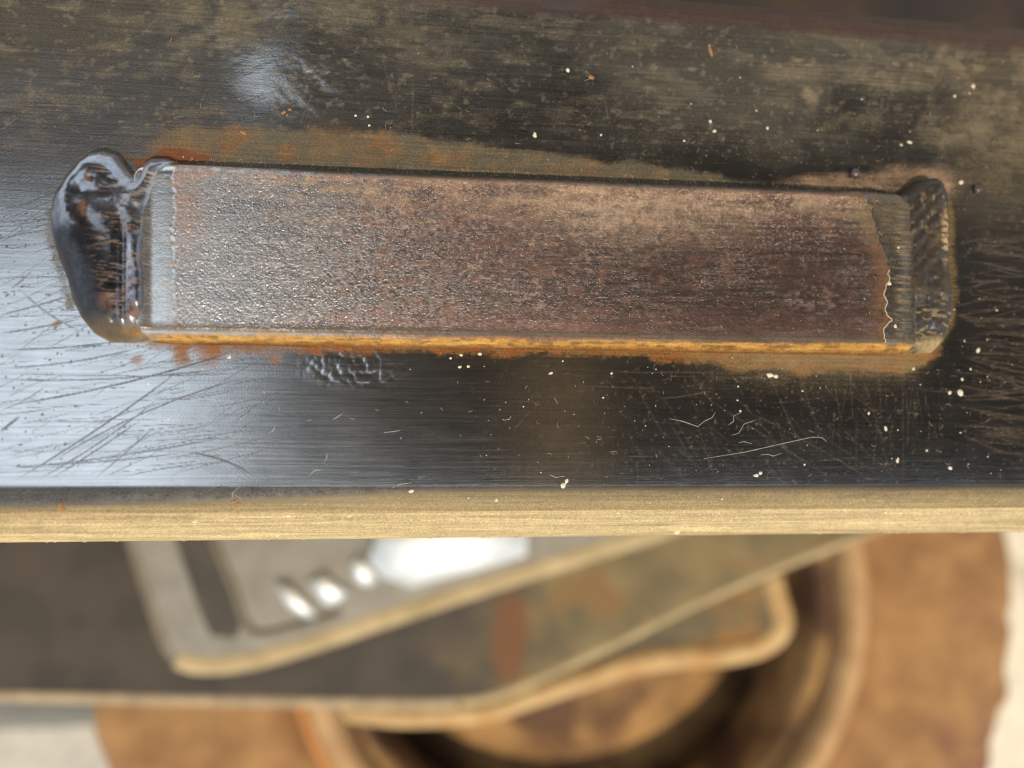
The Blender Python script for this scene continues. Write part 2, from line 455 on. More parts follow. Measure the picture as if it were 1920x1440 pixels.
    for (x, y, r, a) in ((340, 666, 17, .85), (345, 652, 12, .7), (396, 662, 24, .65), (400, 652, 14, .8), (258, 676, 10, .5), (105, 610, 8, .7), (515, 672, 12, .5), (1143, 662, 9, .8)):
        over(a * blob(U + 9 * (n3 - .5) * 2, V + 9 * (n2 - .5) * 2, x, y, r, r * 0.9, 0.6), rust)
    # brown reflecting film in the lower right, brushed band
    # dirt specks everywhere
    sp = fbm(U / 5.2, V / 4.6, 2, 71)
    over(0.35 * smooth(0.74, 0.82, sp) * smooth(500, 1300, U), (0.15, 0.115, 0.08))
    over(0.8 * smooth(0.80, 0.86, fbm(U / 7.5, V / 7.0, 2, 73)) * smooth(500, 60, U) * (V > 380) * (V < 880), (0.03, 0.025, 0.022))
    # rusty back edge
    eb = np.interp(U, [0, 1000, 1920], [-66, 18, 92])
    be = smooth(14, -10, V - eb + 10 * (n2 - .5)) * smooth(500, 1000, U)
    over(0.85 * be, (0.055, 0.030, 0.023))
    # the rolled lower edge: dusty, sandy beyond the ridge
    roll = TH > 0
    nh = fbm(U / 320, V / 5, 4, 7); 
    lead = 18 - 14 * smooth(100, 1000, U) + 3 * (n1 - .5)          # dust starts nearer the face towards the right
    over(np.where(roll, 0.80 * smooth(0.5, 2.5, TH) * (0.9 + 0.3 * (nh - .5)), 0), (0.022, 0.018, 0.015))  # dark reflection beside the crease, painted in as coat
    over(np.where(roll, 0.88 * smooth(-3, 7, TH - lead) * (0.75 + 0.5 * nh), 0), (0.20, 0.15, 0.082))
    over(np.where(roll, 0.8 * smooth(lead + 2, 27, TH) * (0.6 + 0.6 * nh), 0), (0.30, 0.225, 0.115))
    over(np.where(TH > 27.5, 0.93, 0), tan)
    over(np.where(TH > 27.5, 0.6 * smooth(0.50, 0.72, nh), 0), (0.24, 0.18, 0.10))
    over(np.where(TH > 27.5, 0.55 * smooth(0.56, 0.72, fbm(U / 200, V / 4, 4, 81)), 0), (0.54, 0.42, 0.225))
    over(np.where((TH > 27.5) & (TH < 40), 0.5 * smooth(500, 100, U), 0), (0.28, 0.20, 0.11))
    # ----- scratches
    ds = np.zeros(U.shape); ps = np.zeros(U.shape)
    rr = random.Random(21)
    for (p0, p1, b, w, a) in (((0, 762), (470, 648), .05, 2.0, .9), ((0, 712), (430, 690), .04, 1.6, .8), ((30, 900), (330, 700), .03, 1.8, .9), ((70, 900), (300, 745), .05, 1.6, .8), ((0, 880), (420, 820), .03, 1.6, .7),
                              ((0, 875), (350, 848), .03, 1.6, .7), ((350, 848), (472, 888), -.12, 1.8, .9), ((0, 700), (460, 700), .02, 1.5, .6), ((90, 870), (470, 705), -.08, 1.6, .8), ((0, 655), (220, 640), .04, 1.8, .8),
                              ((0, 625), (150, 598), .02, 1.8, .8), ((0, 590), (135, 552), .03, 1.8, .8), ((40, 545), (150, 620), .1, 1.7, .8), ((0, 690), (260, 652), .06, 1.8, .7), ((0, 810), (38, 780), 0, 3.0, .9), ((100, 895), (260, 790), .02, 1.5, .8),
                              ((180, 895), (290, 800), .02, 1.5, .7), ((0, 770), (90, 720), .1, 1.4, .6), ((20, 540), (60, 505), .1, 1.4, .6), ((0, 520), (130, 518), .0, 1.3, .6)):
        line(ds, U, V, bez(p0, p1, b), w, a)
    for k in range(330):
        x = rr.uniform(-80, 440); y = rr.uniform(390, 900)
        L = rr.uniform(30, 200); an = math.radians(rr.choice((rr.uniform(-14, 2), rr.uniform(-14, 2), rr.uniform(-42, -12))))
        line(ds, U, V, bez((x, y), (x + L * math.cos(an), y + L * math.sin(an)), rr.uniform(-.06, .06)), rr.uniform(.7, 1.4), rr.uniform(.2, .6))
    for k in range(130):        # brown rubbed lines at the right margin
        x = rr.uniform(1790, 1860); y = rr.uniform(450, 860); an = math.radians(rr.uniform(-14, 20) + (y - 640) * 0.02)
        L = rr.uniform(60, 200)
        line(ps, U, V, bez((x, y), (x + L * math.cos(an), y + L * math.sin(an)), rr.uniform(-.08, .08)), rr.uniform(1.0, 2.0), rr.uniform(.15, .45))
    for k in range(46):        # fine diagonal scratches, lower right
        x = rr.uniform(1160, 1640); y = rr.uniform(690, 850); an = math.radians(rr.uniform(30, 76)); L = rr.uniform(40, 170)
        line(ps, U, V, bez((x, y), (x + L * math.cos(an), min(905, y + L * math.sin(an))), rr.uniform(-.05, .05)), rr.uniform(.9, 1.4), rr.uniform(.12, .34))
    for k in range(26):
        x = rr.uniform(1540, 1760); y = rr.uniform(680, 800); an = math.radians(rr.uniform(80, 100)); L = rr.uniform(40, 130)
        line(ps, U, V, bez((x, y), (x + L * math.cos(an), min(905, y + L * math.sin(an))), rr.uniform(-.05, .05)), rr.uniform(.9, 1.4), rr.uniform(.12, .3))
    for k in range(90):        # fine scratches elsewhere
        x = rr.uniform(500, 1850); y = rr.choice((rr.uniform(20, 310), rr.uniform(690, 890))); an = math.radians(rr.choice((rr.gauss(0, 4), rr.gauss(0, 4), rr.gauss(88, 12), rr.uniform(0, 180)))); L = rr.uniform(20, 110)
        line(ps, U, V, bez((x, y), (x + L * math.cos(an), y + L * math.sin(an)), rr.uniform(-.06, .06)), rr.uniform(.8, 1.3), rr.uniform(.1, .35))
    for k in range(40):
        x = rr.uniform(420, 560); y = rr.uniform(110, 235)
        line(ds, U, V, bez((x, y), (x + rr.uniform(25, 60), y - rr.uniform(2, 22)), rr.uniform(-.1, .1)), rr.uniform(.8, 1.4), rr.uniform(.2, .6))
    for (p0, p1, b, w, a) in (((0, 200), (245, 202), -.03, 1.6, .6), ((0, 245), (55, 200), .05, 1.6, .5), ((0, 274), (45, 271), 0, 1.6, .7), ((775, 150), (773, 262), 0, 1.3, .4), ((588, 176), (560, 240), .05, 1.2, .4), ((1125, 170), (1140, 220), -.1, 1.3, .4), ((568, 76), (600, 98), 0, 1.2, .5),
                              ((960, 230), (1180, 236), 0, 1.3, .3), ((1130, 698), (1390, 699), 0, 1.3, .35), ((1070, 724), (1230, 728), 0, 1.3, .4), ((1230, 748), (1345, 730), .05, 1.3, .45), ((1330, 750), (1570, 905), .0, 1.3, .4), ((1390, 765), (1640, 905), -.03, 1.3, .35), ((1555, 90), (1555, 215), 0, 1.2, .3)):
        line(ps, U, V, bez(p0, p1, b), w, a)
    over(np.where(roll, 0, ds * 0.85), (0.035, 0.03, 0.03))
    over(ps * 0.7, (0.15, 0.108, 0.075))
    # finish of the bare steel
    rough = 0.205 + 0.06 * (n1 - .5) + 0.08 * smooth(330, 100, V) - 0.05 * smooth(450, 1000, U) * smooth(500, 640, V)
    bright = 1.02 + 0.25 * (n2 - .5) - 0.35 * smooth(450, 1300, U) - 0.25 * smooth(360, 200, V) * (1 - arch)  # paler at left and in the dent, mirrored sky put into the colour
    rough = np.where(arch > .3, 0.25, rough)
    bump = 0.30 + 0.2 * smooth(300, 100, V) - 0.12 * smooth(450, 1000, U) * smooth(500, 640, V)
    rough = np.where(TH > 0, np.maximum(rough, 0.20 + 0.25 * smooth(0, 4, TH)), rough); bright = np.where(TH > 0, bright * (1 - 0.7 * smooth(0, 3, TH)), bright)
    # height in metres: bulge, blisters, heat ripple
    uu = U + 40 * (n2 - .5); vv_ = V + 34 * (n2 - .5)
    dz = 0.0016 * np.clip(1 - ((uu - 560) / 175) ** 2 - ((vv_ - 66) / 165) ** 2, 0, 1) ** 2
    bl = np.clip(blob(U, V, 668, 690, 95, 36, .35), 0, 1)
    g = crop(U, V, 540, 800, 640, 750)
    cells = np.full(U.shape, 1e9)
    r2 = random.Random(8)
    for k in range(150):
        cx, cy = r2.uniform(560, 780), r2.uniform(650, 735)
        cells[g] = np.minimum(cells[g], np.hypot(U[g] - cx, (V[g] - cy)))
    cells = np.where(cells > 1e8, 0, cells)
    dz = dz + 0.00006 * bl * np.clip(1 - (cells / 9.5) ** 2, 0, 1)
    bright = bright + 0.1 * bl
    dz = dz + 0.00002 * (n1 - .5) + 0.000006 * (n2 - .5)
    dz = dz + 0.00007 * smooth(8, 2, np.abs(0)) * 0
    Q = P.copy()
    Q[..., 2] += dz * flat
    # ridge and gritty skin of the rolled edge
    an = np.radians(np.clip(TH, 0, 90)); rolled = (TH > 0) & (TH < 90)
    ridge = 0.00022 * np.exp(-((TH - 27.0) / 1.6) ** 2) - 0.00012 * np.exp(-((TH - 31) / 2.5) ** 2)
    grit = np.where(TH > 28, 0.00003 * (fbm(U / 9, V / 4, 3, 91) - .5) + 0.00012 * smooth(.7, .8, fbm(U / 8, V / 8, 2, 93)), 0.0)
    rr_ = np.where(rolled, ridge + grit, 0)
    Q[..., 1] -= np.sin(an) * rr_; Q[..., 2] += np.cos(an) * rr_
    keep = np.ones((NX, NP), bool)
    faces = grid_faces(NX, NP, wrap=True)[:, ::-1]
    coat = np.concatenate([C, A[..., None]], -1).reshape(-1, 4)
    fin = np.stack([np.clip(rough, .08, .9), np.clip(bright, .1, 1.3), np.clip(bump, 0, 1), np.zeros_like(rough)], -1).reshape(-1, 4)
    me = mesh_np('tube_wall', Q.reshape(-1, 3), faces, True, {'coat': coat, 'fin': fin})
    return new_obj('tube_wall', me, M_tube, tube)
build_tube()

# ------------------------------------------------------------------ the welded bar
TB = 0.0042
def lift(px, py, z): return unproj(px, py, z)
def pgrid(x0, x1, y0, y1, z, step):
    a = unproj(x0, y1, z); b = unproj(x1, y0, z); c = unproj(x0, y0, z); d = unproj(x1, y1, z)
    gx = np.arange(min(a[0], c[0]), max(b[0], d[0]), step); gy = np.arange(min(a[1], d[1]), max(b[1], c[1]), step)
    G = np.zeros((len(gx), len(gy), 3)); G[..., 0] = gx[:, None]; G[..., 1] = gy[None, :]; G[..., 2] = z
    u, v = proj(G.reshape(-1, 3))
    return G, u.reshape(G.shape[:2]), v.reshape(G.shape[:2])

def build_bar():
    G, u, v = pgrid(225, 1745, 285, 680, HT + TB, 0.0002)
    top = np.interp(u, [250, 330, 1640, 1690, 1720], [303, 304, 356, 360, 372])
    bot = np.interp(u, [250, 300, 1720], [628, 630, 653])
    n1 = fbm(u / 170, v / 90, 5, 101); n2 = fbm(u / 40, v / 22, 4, 102); n3 = fbm(u / 8, v / 7, 3, 103)
    nh = fbm(u / 110, v / 4.5, 4, 104)
    dt = v - top; db = bot - v; dl = u - 240; dr = 1744 - u
    # rounded top edge, sloped lower edge
    rt = 22.0
    et = np.clip(dt / rt, -1, 1)
    prof_t = np.where(dt < 0, -1.4 + 0 * dt, -0.25 * (1 - np.clip(et, 0, 1)) ** 2.2)
    prof_t = np.where(dt < 0, -1.4 * np.clip(-dt / 3.0, 0, 1) - 0.25, prof_t)
    eb = np.clip(1 - db / 16.0, 0, 1)
    prof_b = np.where(db < 0, -0.55 - 0.85 * np.clip(-db / 14.0, 0, 1), -0.55 * eb ** 1.7)
    h = np.minimum(prof_t, 0) + np.minimum(prof_b, 0)
    cr = 34.0; qx = np.clip(cr - (u - 250), 0, None); qy = np.clip(cr - dt, 0, None)
    h = h - 1.4 * np.clip((np.hypot(qx, qy) - cr) / 5, 0, 1) * (qx > 0)
    for (qx, qy) in ((np.clip(60 - (u - 250), 0, None), np.clip(60 - (db + 16), 0, None)), (np.clip(40 - (1722 - u), 0, None), np.clip(40 - dt, 0, None))):
        rad = 60.0 if (u[qx > 0] < 800).any() else 40.0
        h = h - 1.4 * np.clip((np.hypot(qx, qy) - rad) / 5, 0, 1) * (qx > 0)
    h = h - 1.4 * np.clip(-dl / 6, 0, 1) - 1.4 * np.clip(-dr / 6, 0, 1)
    z = HT + TB * (1 + h)
    # flaked scale: thicker skin between two ragged edges
    le = 328 + 9 * (fbm(v / 16, v * 0, 4, 111) - .5) * 2 + 5 * (vnoise(v / 6, v * 0, 7) - .5)
    re = np.interp(v, [350, 380, 420, 450, 480, 520, 545, 590, 600, 615, 640], [1618, 1624, 1640, 1645, 1662, 1668, 1658, 1663, 1674, 1658, 1660]) + 5 * (fbm(v / 7, v * 0, 3, 113) - .5) * 2
    sL = smooth(-1.5, 1.5, u - le); sR = smooth(1.5, -1.5, u - re)
    skin = sL * sR
    z = z + 0.00014 * skin
    z = z + skin * (0.000018 * (n3 - .5) + 0.00003 * (vnoise(u / 4.2, v / 4.0, 155) - .5)) + 0.00002 * (n2 - .5)
    # dish just before each weld
    z = z - 0.0006 * smooth(1680, 1722, u) + 0.00012 * (fbm(u / 14, v / 10, 3, 171) - .5) * smooth(1670, 1690, u) - 0.0003 * np.exp(-((u - 285) / 16.0) ** 2)
    C = np.zeros(u.shape + (3,)); C[:] = (0.15, 0.075, 0.05); A = np.zeros(u.shape)
    def over(mask, colr):
        nonlocal A
        mk = np.clip(mask, 0, 1); tot = mk + A * (1 - mk) + 1e-6; w = (mk / tot)[..., None]
        C[:] = C * (1 - w) + np.asarray(colr) * w
        A = np.clip(mk + A * (1 - mk), 0, 1)
    # heat tinted mill scale, mauve brown
    over(skin * (0.10 + 0.50 * smooth(380, 950, u)) * (0.6 + 0.8 * n1), (0.105, 0.062, 0.05))
    g1 = vnoise(u / 3.4, v / 3.0, 151); g2 = vnoise(u / 7.5, v / 5.0, 152); big = fbm(u / 130, v / 60, 4, 156); hz = fbm(u / 45, v / 2.4, 3, 157)
    wm = smooth(380, 850, u)[..., None]
    pale = np.array([0.25, 0.245, 0.245]) * (1 - wm) + np.array([0.32, 0.225, 0.175]) * wm
    over(skin * 0.60 * smooth(0.58, 0.84, g1) * smooth(0.36, 0.62, big) * (0.35 + n2), pale)
    over(skin * 0.45 * smooth(0.62, 0.8, g2) * smooth(0.62, 0.36, big), pale)
    over(skin * 0.60 * smooth(0.40, 0.2, g1) * smooth(300, 700, u), (0.03, 0.018, 0.014))
    over(skin * 0.75 * smooth(0.52, 0.68, hz) * smooth(650, 1250, u) * (0.35 + big) * smooth(350, 430, v), (0.016, 0.012, 0.010))
    over(skin * 0.55 * smooth(0.52, 0.36, big) * smooth(1000, 1350, u) * smooth(430, 500, v), (0.028, 0.016, 0.012))
    over(skin * 0.5 * blob(u, v, 1540, 565, 60, 40, .7) * smooth(.45, .7, g2), (0.26, 0.17, 0.145))
    over(skin * 0.4 * smooth(0.56, 0.70, fbm(u / 26, v / 18, 4, 158)) * smooth(400, 800, u), (0.17, 0.085, 0.06))
    over(skin * 0.6 * smooth(0.45, 0.7, n2) * smooth(700, 1300, u), (0.07, 0.035, 0.025))
    over(skin * 0.55 * smooth(0.55, 0.7, nh) * smooth(800, 1300, u), (0.018, 0.014, 0.012))
    over(skin * 0.35 * smooth(560, 640, v) * (0.5 + n3) * smooth(400, 800, u), (0.20, 0.10, 0.085))
    over(skin * 0.5 * smooth(950, 1500, u) * smooth(400, 490, v) * (0.5 + n2), (0.024, 0.015, 0.011))
    # tan dust, upper third
    up = smooth(455, 350, v - 0.02 * (u - 900) + 70 * (n1 - .5)) * smooth(330, 700, u)
    over(up * skin * (0.15 + 0.85 * smooth(0.38, 0.62, fbm(u / 60, v / 16, 4, 121))) * (0.25 + 0.9 * n3), (0.30, 0.205, 0.135))
    over(0.6 * blob(u, v, 1190, 400, 180, 60, .8) * skin * n3 * (0.3 + 1.4 * n2), (0.32, 0.23, 0.16))
    over(0.55 * smooth(40, 12, dt) * smooth(0.42, 0.6, fbm(u / 14, v / 8, 3, 131)) * skin, (0.26, 0.15, 0.11))
    over(0.8 * smooth(16, 4, dt) * smooth(400, 600, u), (0.02, 0.016, 0.014))  # rounded top edge turned from the sun, shade painted into its colour
    # pinkish left edge
    over(0.4 * blob(u, v, 345, 380, 40, 90, .8) * skin * (0.5 + n3), (0.22, 0.12, 0.085))
    over(0.5 * smooth(7, 2, np.abs(u - le)) * smooth(.4, .7, vnoise(v / 14, v * 0, 3)), (0.24, 0.12, 0.05))
    # right ragged border: brown crust inside
    over(0.80 * smooth(-44, -4, u - re + 30 * (n2 - .5)) * sR * smooth(0.25, 0.6, n3 + 0.1), (0.125, 0.066, 0.034))
    over(0.5 * smooth(-50, -10, u - re) * sR * smooth(480, 400, v), (0.17, 0.125, 0.07))
    # outside the skin on the right: dark with tan brushed hairs
    outR = 1 - smooth(2 + 14 * smooth(520, 440, v), -2 - 14 * smooth(520, 440, v), u - re + 14 * (n3 - .5))
    over(0.45 * outR * (0.5 + n2), (0.060, 0.045, 0.030))
    over(outR * 0.75 * smooth(0.48, 0.64, fbm(u / 40, v / 3.0, 3, 141)) * smooth(1672, 1690, u) * smooth(1716, 1704, u), (0.24, 0.175, 0.095))
    over(outR * 0.35 * smooth(0.58, 0.70, fbm(u / 30, v / 2.8, 3, 143)), (0.14, 0.115, 0.08))
    over(outR * 0.6 * smooth(480, 400, v) * (0.4 + n2), (0.12, 0.09, 0.058))
    over(0.45 * smooth(1682, 1704, u + 16 * (n2 - .5)), (0.05, 0.036, 0.023))
    outL = 1 - sL
    over(outL * 0.30 * smooth(0.50, 0.65, fbm(u / 26, v / 3.0, 3, 145)), (0.22, 0.19, 0.15))
    # orange lower edge
    en = fbm(u / 60, v / 3, 4, 159); en2 = fbm(u / 18, v / 4, 3, 160)
    ob = smooth(11, 2, db + 9 * (en - .5) + 6 * (en2 - .5)) * smooth(250, 300, u)
    over(0.95 * ob, (0.38, 0.19, 0.042))
    over(0.85 * ob * smooth(0.46, 0.62, en2), (0.12, 0.068, 0.022))
    over(0.75 * ob * smooth(0.50, 0.68, fbm(u / 80, v / 3, 3, 151)), (0.46, 0.27, 0.075))
    over(0.92 * smooth(0, -7, db + 6 * (en2 - .5)), (0.12, 0.042, 0.010))
    over(0.85 * smooth(30, 16, db) * smooth(8, 13, db), (0.075, 0.055, 0.038))
    rough = 0.27 - 0.01 * smooth(900, 1400, u) + 0.1 * (n2 - .5)
    rough = rough * skin + (1 - skin) * 0.27
    bright = (1.12 - 0.62 * smooth(360, 1150, u)) * skin + (1 - skin) * (1.25 - 0.75 * smooth(900, 1500, u)) + 0.3 * (n3 - .5)  # steel paler at left, the mirrored sky put into its colour
    bump = 0.85 * skin + 0.25 * (1 - skin)
    keep = (z > HT - 0.0006)
    coat = np.concatenate([C, A[..., None]], -1).reshape(-1, 4)
    fin = np.stack([np.clip(rough, .08, .9), np.clip(bright, .1, 1.3), np.clip(bump, 0, 1), 0 * rough], -1).reshape(-1, 4)
    G = G.copy(); G[..., 2] = z
    me = mesh_np('welded_bar', G.reshape(-1, 3), grid_faces(*u.shape, keep=keep)[:, ::-1], True, {'coat': coat, 'fin': fin})
    o = new_obj('welded_bar', me, M_bar, tube)
    o['label'] = 'flat mauve brown bar welded along the face, rusty lower edge'
    return o, re
bar, _ = build_bar()

# ------------------------------------------------------------------ weld beads
def heightfield(name, u0, u1, v0, v1, step, zref, fn, mat, parent):
    G, u, v = pgrid(u0, u1, v0, v1, zref, step)
    h, C, A, rough, bright, bump, keep = fn(u, v)
    G[..., 2] = HT + h
    coat = np.concatenate([C, A[..., None]], -1).reshape(-1, 4)
    o1 = np.ones(u.shape)
    fin = np.stack([rough * o1, bright * o1, bump * o1, 0 * o1], -1).reshape(-1, 4)
    me = mesh_np(name, G.reshape(-1, 3), grid_faces(*u.shape, keep=keep)[:, ::-1], True, {'coat': coat, 'fin': fin})
    return new_obj(name, me, mat, parent)

class Coat:
    def __init__(s, shape, c): s.C = np.zeros(shape + (3,)); s.C[:] = c; s.A = np.zeros(shape)
    def over(s, mask, colr):
        mk = np.clip(mask, 0, 1); tot = mk + s.A * (1 - mk) + 1e-6; w = (mk / tot)[..., None]
        s.C[:] = s.C * (1 - w) + np.asarray(colr) * w
        s.A = np.clip(mk + s.A * (1 - mk), 0, 1)

LW = [(158, 306), (178, 292), (205, 287), (230, 296), (246, 318), (262, 334), (270, 314), (290, 302), (318, 300), (340, 306), (340, 330), (322, 360), (304, 420), (300, 500), (302, 570), (296, 618), (280, 634), (250, 643), (208, 642), (180, 627), (158, 600), (141, 566), (133, 530), (116, 490), (103, 445), (101, 405), (110, 370), (130, 336)]
def left_weld(u, v):
    n1 = fbm(u / 34, v / 34, 4, 201); n2 = fbm(u / 11, v / 11, 3, 202); nh = fbm(u / 22, v / 3.2, 3, 203)
    d = poly_sdf(u, v, LW)
    w = 52.0
    t = np.clip(d / w, 0, 1)
    h = 0.0050 * np.sqrt(np.clip(1 - (1 - t) ** 2, 0, 1))
    # trough between the two passes
    ax = 14 * (fbm(u / 30, v / 24, 3, 209) - .5) + np.interp(v, [290, 340, 420, 500, 580, 640], [258, 266, 260, 254, 254, 262])
    h = h - 0.0010 * np.exp(-((u - ax) / 12.0) ** 2) * smooth(345, 310, v) - 0.0007 * np.exp(-((u - 247) / 9.0) ** 2) * smooth(400, 460, v)
    h = h + 0.0007 * np.exp(-((u - 14 * (n1 - .5) - 276) / 10.0) ** 2) * smooth(430, 470, v) * smooth(620, 570, v)
    crest = np.interp(v, [290, 380, 450, 520, 600, 640], [185, 150, 158, 190, 214, 232])
    h = h + 0.0006 * np.exp(-((u - crest) / 30.0) ** 2) * np.clip(t * 2, 0, 1)
    lump = smooth(490, 410, v)
    n4 = fbm(u / 60, v / 46, 3, 207)
    h = h + (0.0008 * (n4 - .5) + 0.00014 * (n1 - .5) + 0.00002 * (n2 - .5)) * lump * np.clip(t * 2, 0, 1) + 0.00012 * (n1 - .5) * np.clip(t * 2, 0, 1)
    for (x, y, r, a) in ((193, 354, 6, -.0002), (190, 332, 22, .0003), (186, 425, 18, -.0004), (212, 418, 18, .0003), (160, 420, 16, .0003), (172, 380, 20, -.0002)):
        h = h + a * np.exp(-((u - x) ** 2 + (v - y) ** 2) / r ** 2)
    h = h + 0.000025 * np.sin(v / 3.2 + 4 * n1 + 0.12 * u) * smooth(205, 250, u)
    # fades down into the bar's surface on the right
    h = np.where(d > 0, h, -0.0008 + d * 0.00005)
    h = h - 0.0006 * smooth(282, 340, u)
    K = Coat(u.shape, (0.1, 0.08, 0.07))
    K.over(0.42 * n1, (0.028, 0.028, 0.036))
    K.over(0.55 * smooth(0.5, 0.66, nh) * smooth(170, 225, u) * smooth(400, 440, v) * smooth(640, 590, v), (0.20, 0.135, 0.105))
    K.over(0.55 * smooth(0.52, 0.66, nh) * smooth(225, 265, u) * smooth(420, 330, v), (0.30, 0.215, 0.15))
    K.over(0.4 * smooth(0.5, 0.62, nh) * smooth(180, 220, u) * smooth(420, 330, v), (0.26, 0.19, 0.15))
    K.over(0.6 * blob(u, v, 191, 354, 6, 5, .8), (0.12, 0.055, 0.024)); K.over(0.95 * blob(u, v, 195, 354, 4, 3, .6), (0.02, 0.01, 0.006))
    K.over(0.45 * blob(u, v, 180, 406, 7, 12, .9), (0.20, 0.095, 0.05))
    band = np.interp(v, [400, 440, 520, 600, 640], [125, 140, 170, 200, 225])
    K.over(0.80 * (1 - smooth(20, 44, np.abs(u - band + 10 * (n1 - .5)))) * smooth(425, 455, v), (0.008, 0.009, 0.014))  # dark reflection on the lower-left slope, painted into the coat
    K.over(0.6 * smooth(30, 8, d) * smooth(440, 480, v), (0.045, 0.036, 0.03))
    K.over(0.7 * smooth(12, 2, d + 5 * (n2 - .5)) * smooth(420, 350, v), (0.15, 0.095, 0.06))
    K.over(0.6 * smooth(590, 630, v + 14 * (n1 - .5)), (0.12, 0.085, 0.045))
    K.over(0.55 * blob(u, v, 274, 628, 24, 9, .9), (0.28, 0.15, 0.035))
    K.over(0.35 * blob(u, v, 222, 578, 12, 12, .8), (0.22, 0.125, 0.095)); K.over(.5 * blob(u, v, 272, 594, 7, 7, .8), (0.26, 0.12, 0.08))
    K.over(0.55 * (1 - smooth(2, 7, np.abs(d))) * smooth(480, 560, v), (0.16, 0.12, 0.08))
    rough = 0.15 + 0.12 * n2 + 0.1 * smooth(240, 290, u)
    bright = 0.50 + 0.3 * (n2 - .5) + 0.45 * smooth(460, 380, v) + 0.5 * np.exp(-((u - 262) / 9.0) ** 2) * smooth(450, 480, v) * smooth(590, 560, v)  # dim below, bright above and in a streak: reflections put into the steel
    return h, K.C, K.A, np.clip(rough, .1, .6), np.clip(bright, .2, 1.1), 0.3, d > -14

RW = [(1664, 380), (1690, 362), (1710, 342), (1738, 339), (1756, 350), (1767, 376), (1769, 420), (1771, 470), (1772, 510), (1780, 556), (1779, 600), (1764, 640), (1742, 663), (1712, 664), (1680, 646), (1668, 600), (1664, 520), (1660, 440)]
def right_weld(u, v):
    n1 = fbm(u / 30, v / 30, 4, 211); n2 = fbm(u / 9, v / 9, 3, 212); nh = fbm(u / 16, v / 4, 3, 213)
    d = poly_sdf(u, v, RW)
    t = np.clip(d / 34.0, 0, 1)
    h = (0.0038 + 0.0004 * smooth(480, 380, v) - 0.0005 * smooth(520, 600, v)) * np.sqrt(np.clip(1 - (1 - t) ** 2, 0, 1))
    h = h + (0.0009 * (n1 - .5) + 0.00016 * (n2 - .5)) * t - 0.0012 * smooth(1745, 1775, u) * smooth(430, 520, v) * t
    h = h + 0.0007 * np.exp(-((u - 1732) ** 2 + (v - 355) ** 2) / 20 ** 2)
    h = h - 0.0005 * np.exp(-((u - 1722) / 6.0) ** 2) * smooth(380, 430, v)
    h = h + 0.00012 * np.sin(v / 5.0 + 7 * n1 + 0.2 * u) * t * smooth(560, 480, v)
    h = h - 0.0010 * smooth(600, 655, v) * t
    h = np.where(d > 0, h, -0.0008 + d * 0.00005)
    K = Coat(u.shape, (0.05, 0.035, 0.025))
    K.over(0.86 + 0.3 * (n1 - .5), (0.034, 0.025, 0.016))
    K.over(0.4 * smooth(0.45, 0.7, n1), (0.07, 0.050, 0.026))
    K.over(0.55 * smooth(0.58, 0.72, n2) * smooth(480, 400, v) * smooth(365, 385, v), (0.26, 0.18, 0.10))
    K.over(0.85 * blob(u, v, 1750, 455, 10, 46, .5) * smooth(.4, .55, nh), (0.38, 0.26, 0.14))
    K.over(0.6 * smooth(0.54, 0.64, nh) * smooth(540, 600, v), (0.30, 0.21, 0.11))
    K.over(0.8 * smooth(10, 0, d) * smooth(1735, 1765, u), (0.27, 0.18, 0.075))
    K.over(0.85 * blob(u, v, 1735, 652, 26, 16, .6), (0.30, 0.22, 0.11))
    return h, K.C, K.A, np.clip(0.28 + 0.2 * n2, .1, .7), 0.5 + 0.4 * (n1 - .5), 0.4, d > -14
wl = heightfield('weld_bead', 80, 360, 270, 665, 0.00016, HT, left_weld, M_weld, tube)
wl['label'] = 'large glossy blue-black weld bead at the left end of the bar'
wr = heightfield('weld_bead', 1640, 1800, 320, 685, 0.00016, HT, right_weld, M_weld, tube)
wr['label'] = 'rusty brown weld bead at the right end of the bar'

# ------------------------------------------------------------------ flecks, fibres, spatter
def dome_mesh(name, seed, n=8, flat=0.45, jag=0.25):
    r = random.Random(seed)
    co = [(0, 0, flat)]
    for (rad, z) in ((0.62, flat * 0.8), (1.0, -0.05)):
        for i in range(n):
            a = 2 * math.pi * i / n; k = rad * (1 + r.uniform(-jag, jag))
            co.append((k * math.cos(a), k * math.sin(a), z * r.uniform(.8, 1.15)))
    f3 = [(0, 1 + i, 1 + (i + 1) % n) for i in range(n)]
    f4 = [(1 + i, 1 + n + i, 1 + n + (i + 1) % n, 1 + (i + 1) % n) for i in range(n)]
    me = bpy.data.meshes.new(name); me.from_pydata(co, [], f3 + f4); me.update()
    for p in me.polygons: p.use_smooth = True
    return me

MM = DIST / FPX                                    # metres of steel per frame unit, near the middle
def on_steel(x, y):
    """(point, owner) on the bar, a rolled edge or the face under a frame position"""
    p = unproj(x, y, HT + TB)
    top = np.interp(x, [250, 330, 1640, 1690, 1720], [303, 304, 356, 360, 372]) + 14
    bot = np.interp(x, [250, 300, 1720], [628, 630, 653]) - 14
    if 335 < x < 1700 and top < y < bot: return p, bar
    p = unproj(x, y, HT)
    if p[1] < yb:
        for k in range(8):
            s = min((yb - p[1]) / R, 0.995)
            p = unproj(x, y, HT - R + R * math.sqrt(1 - s * s))
    return p, tube

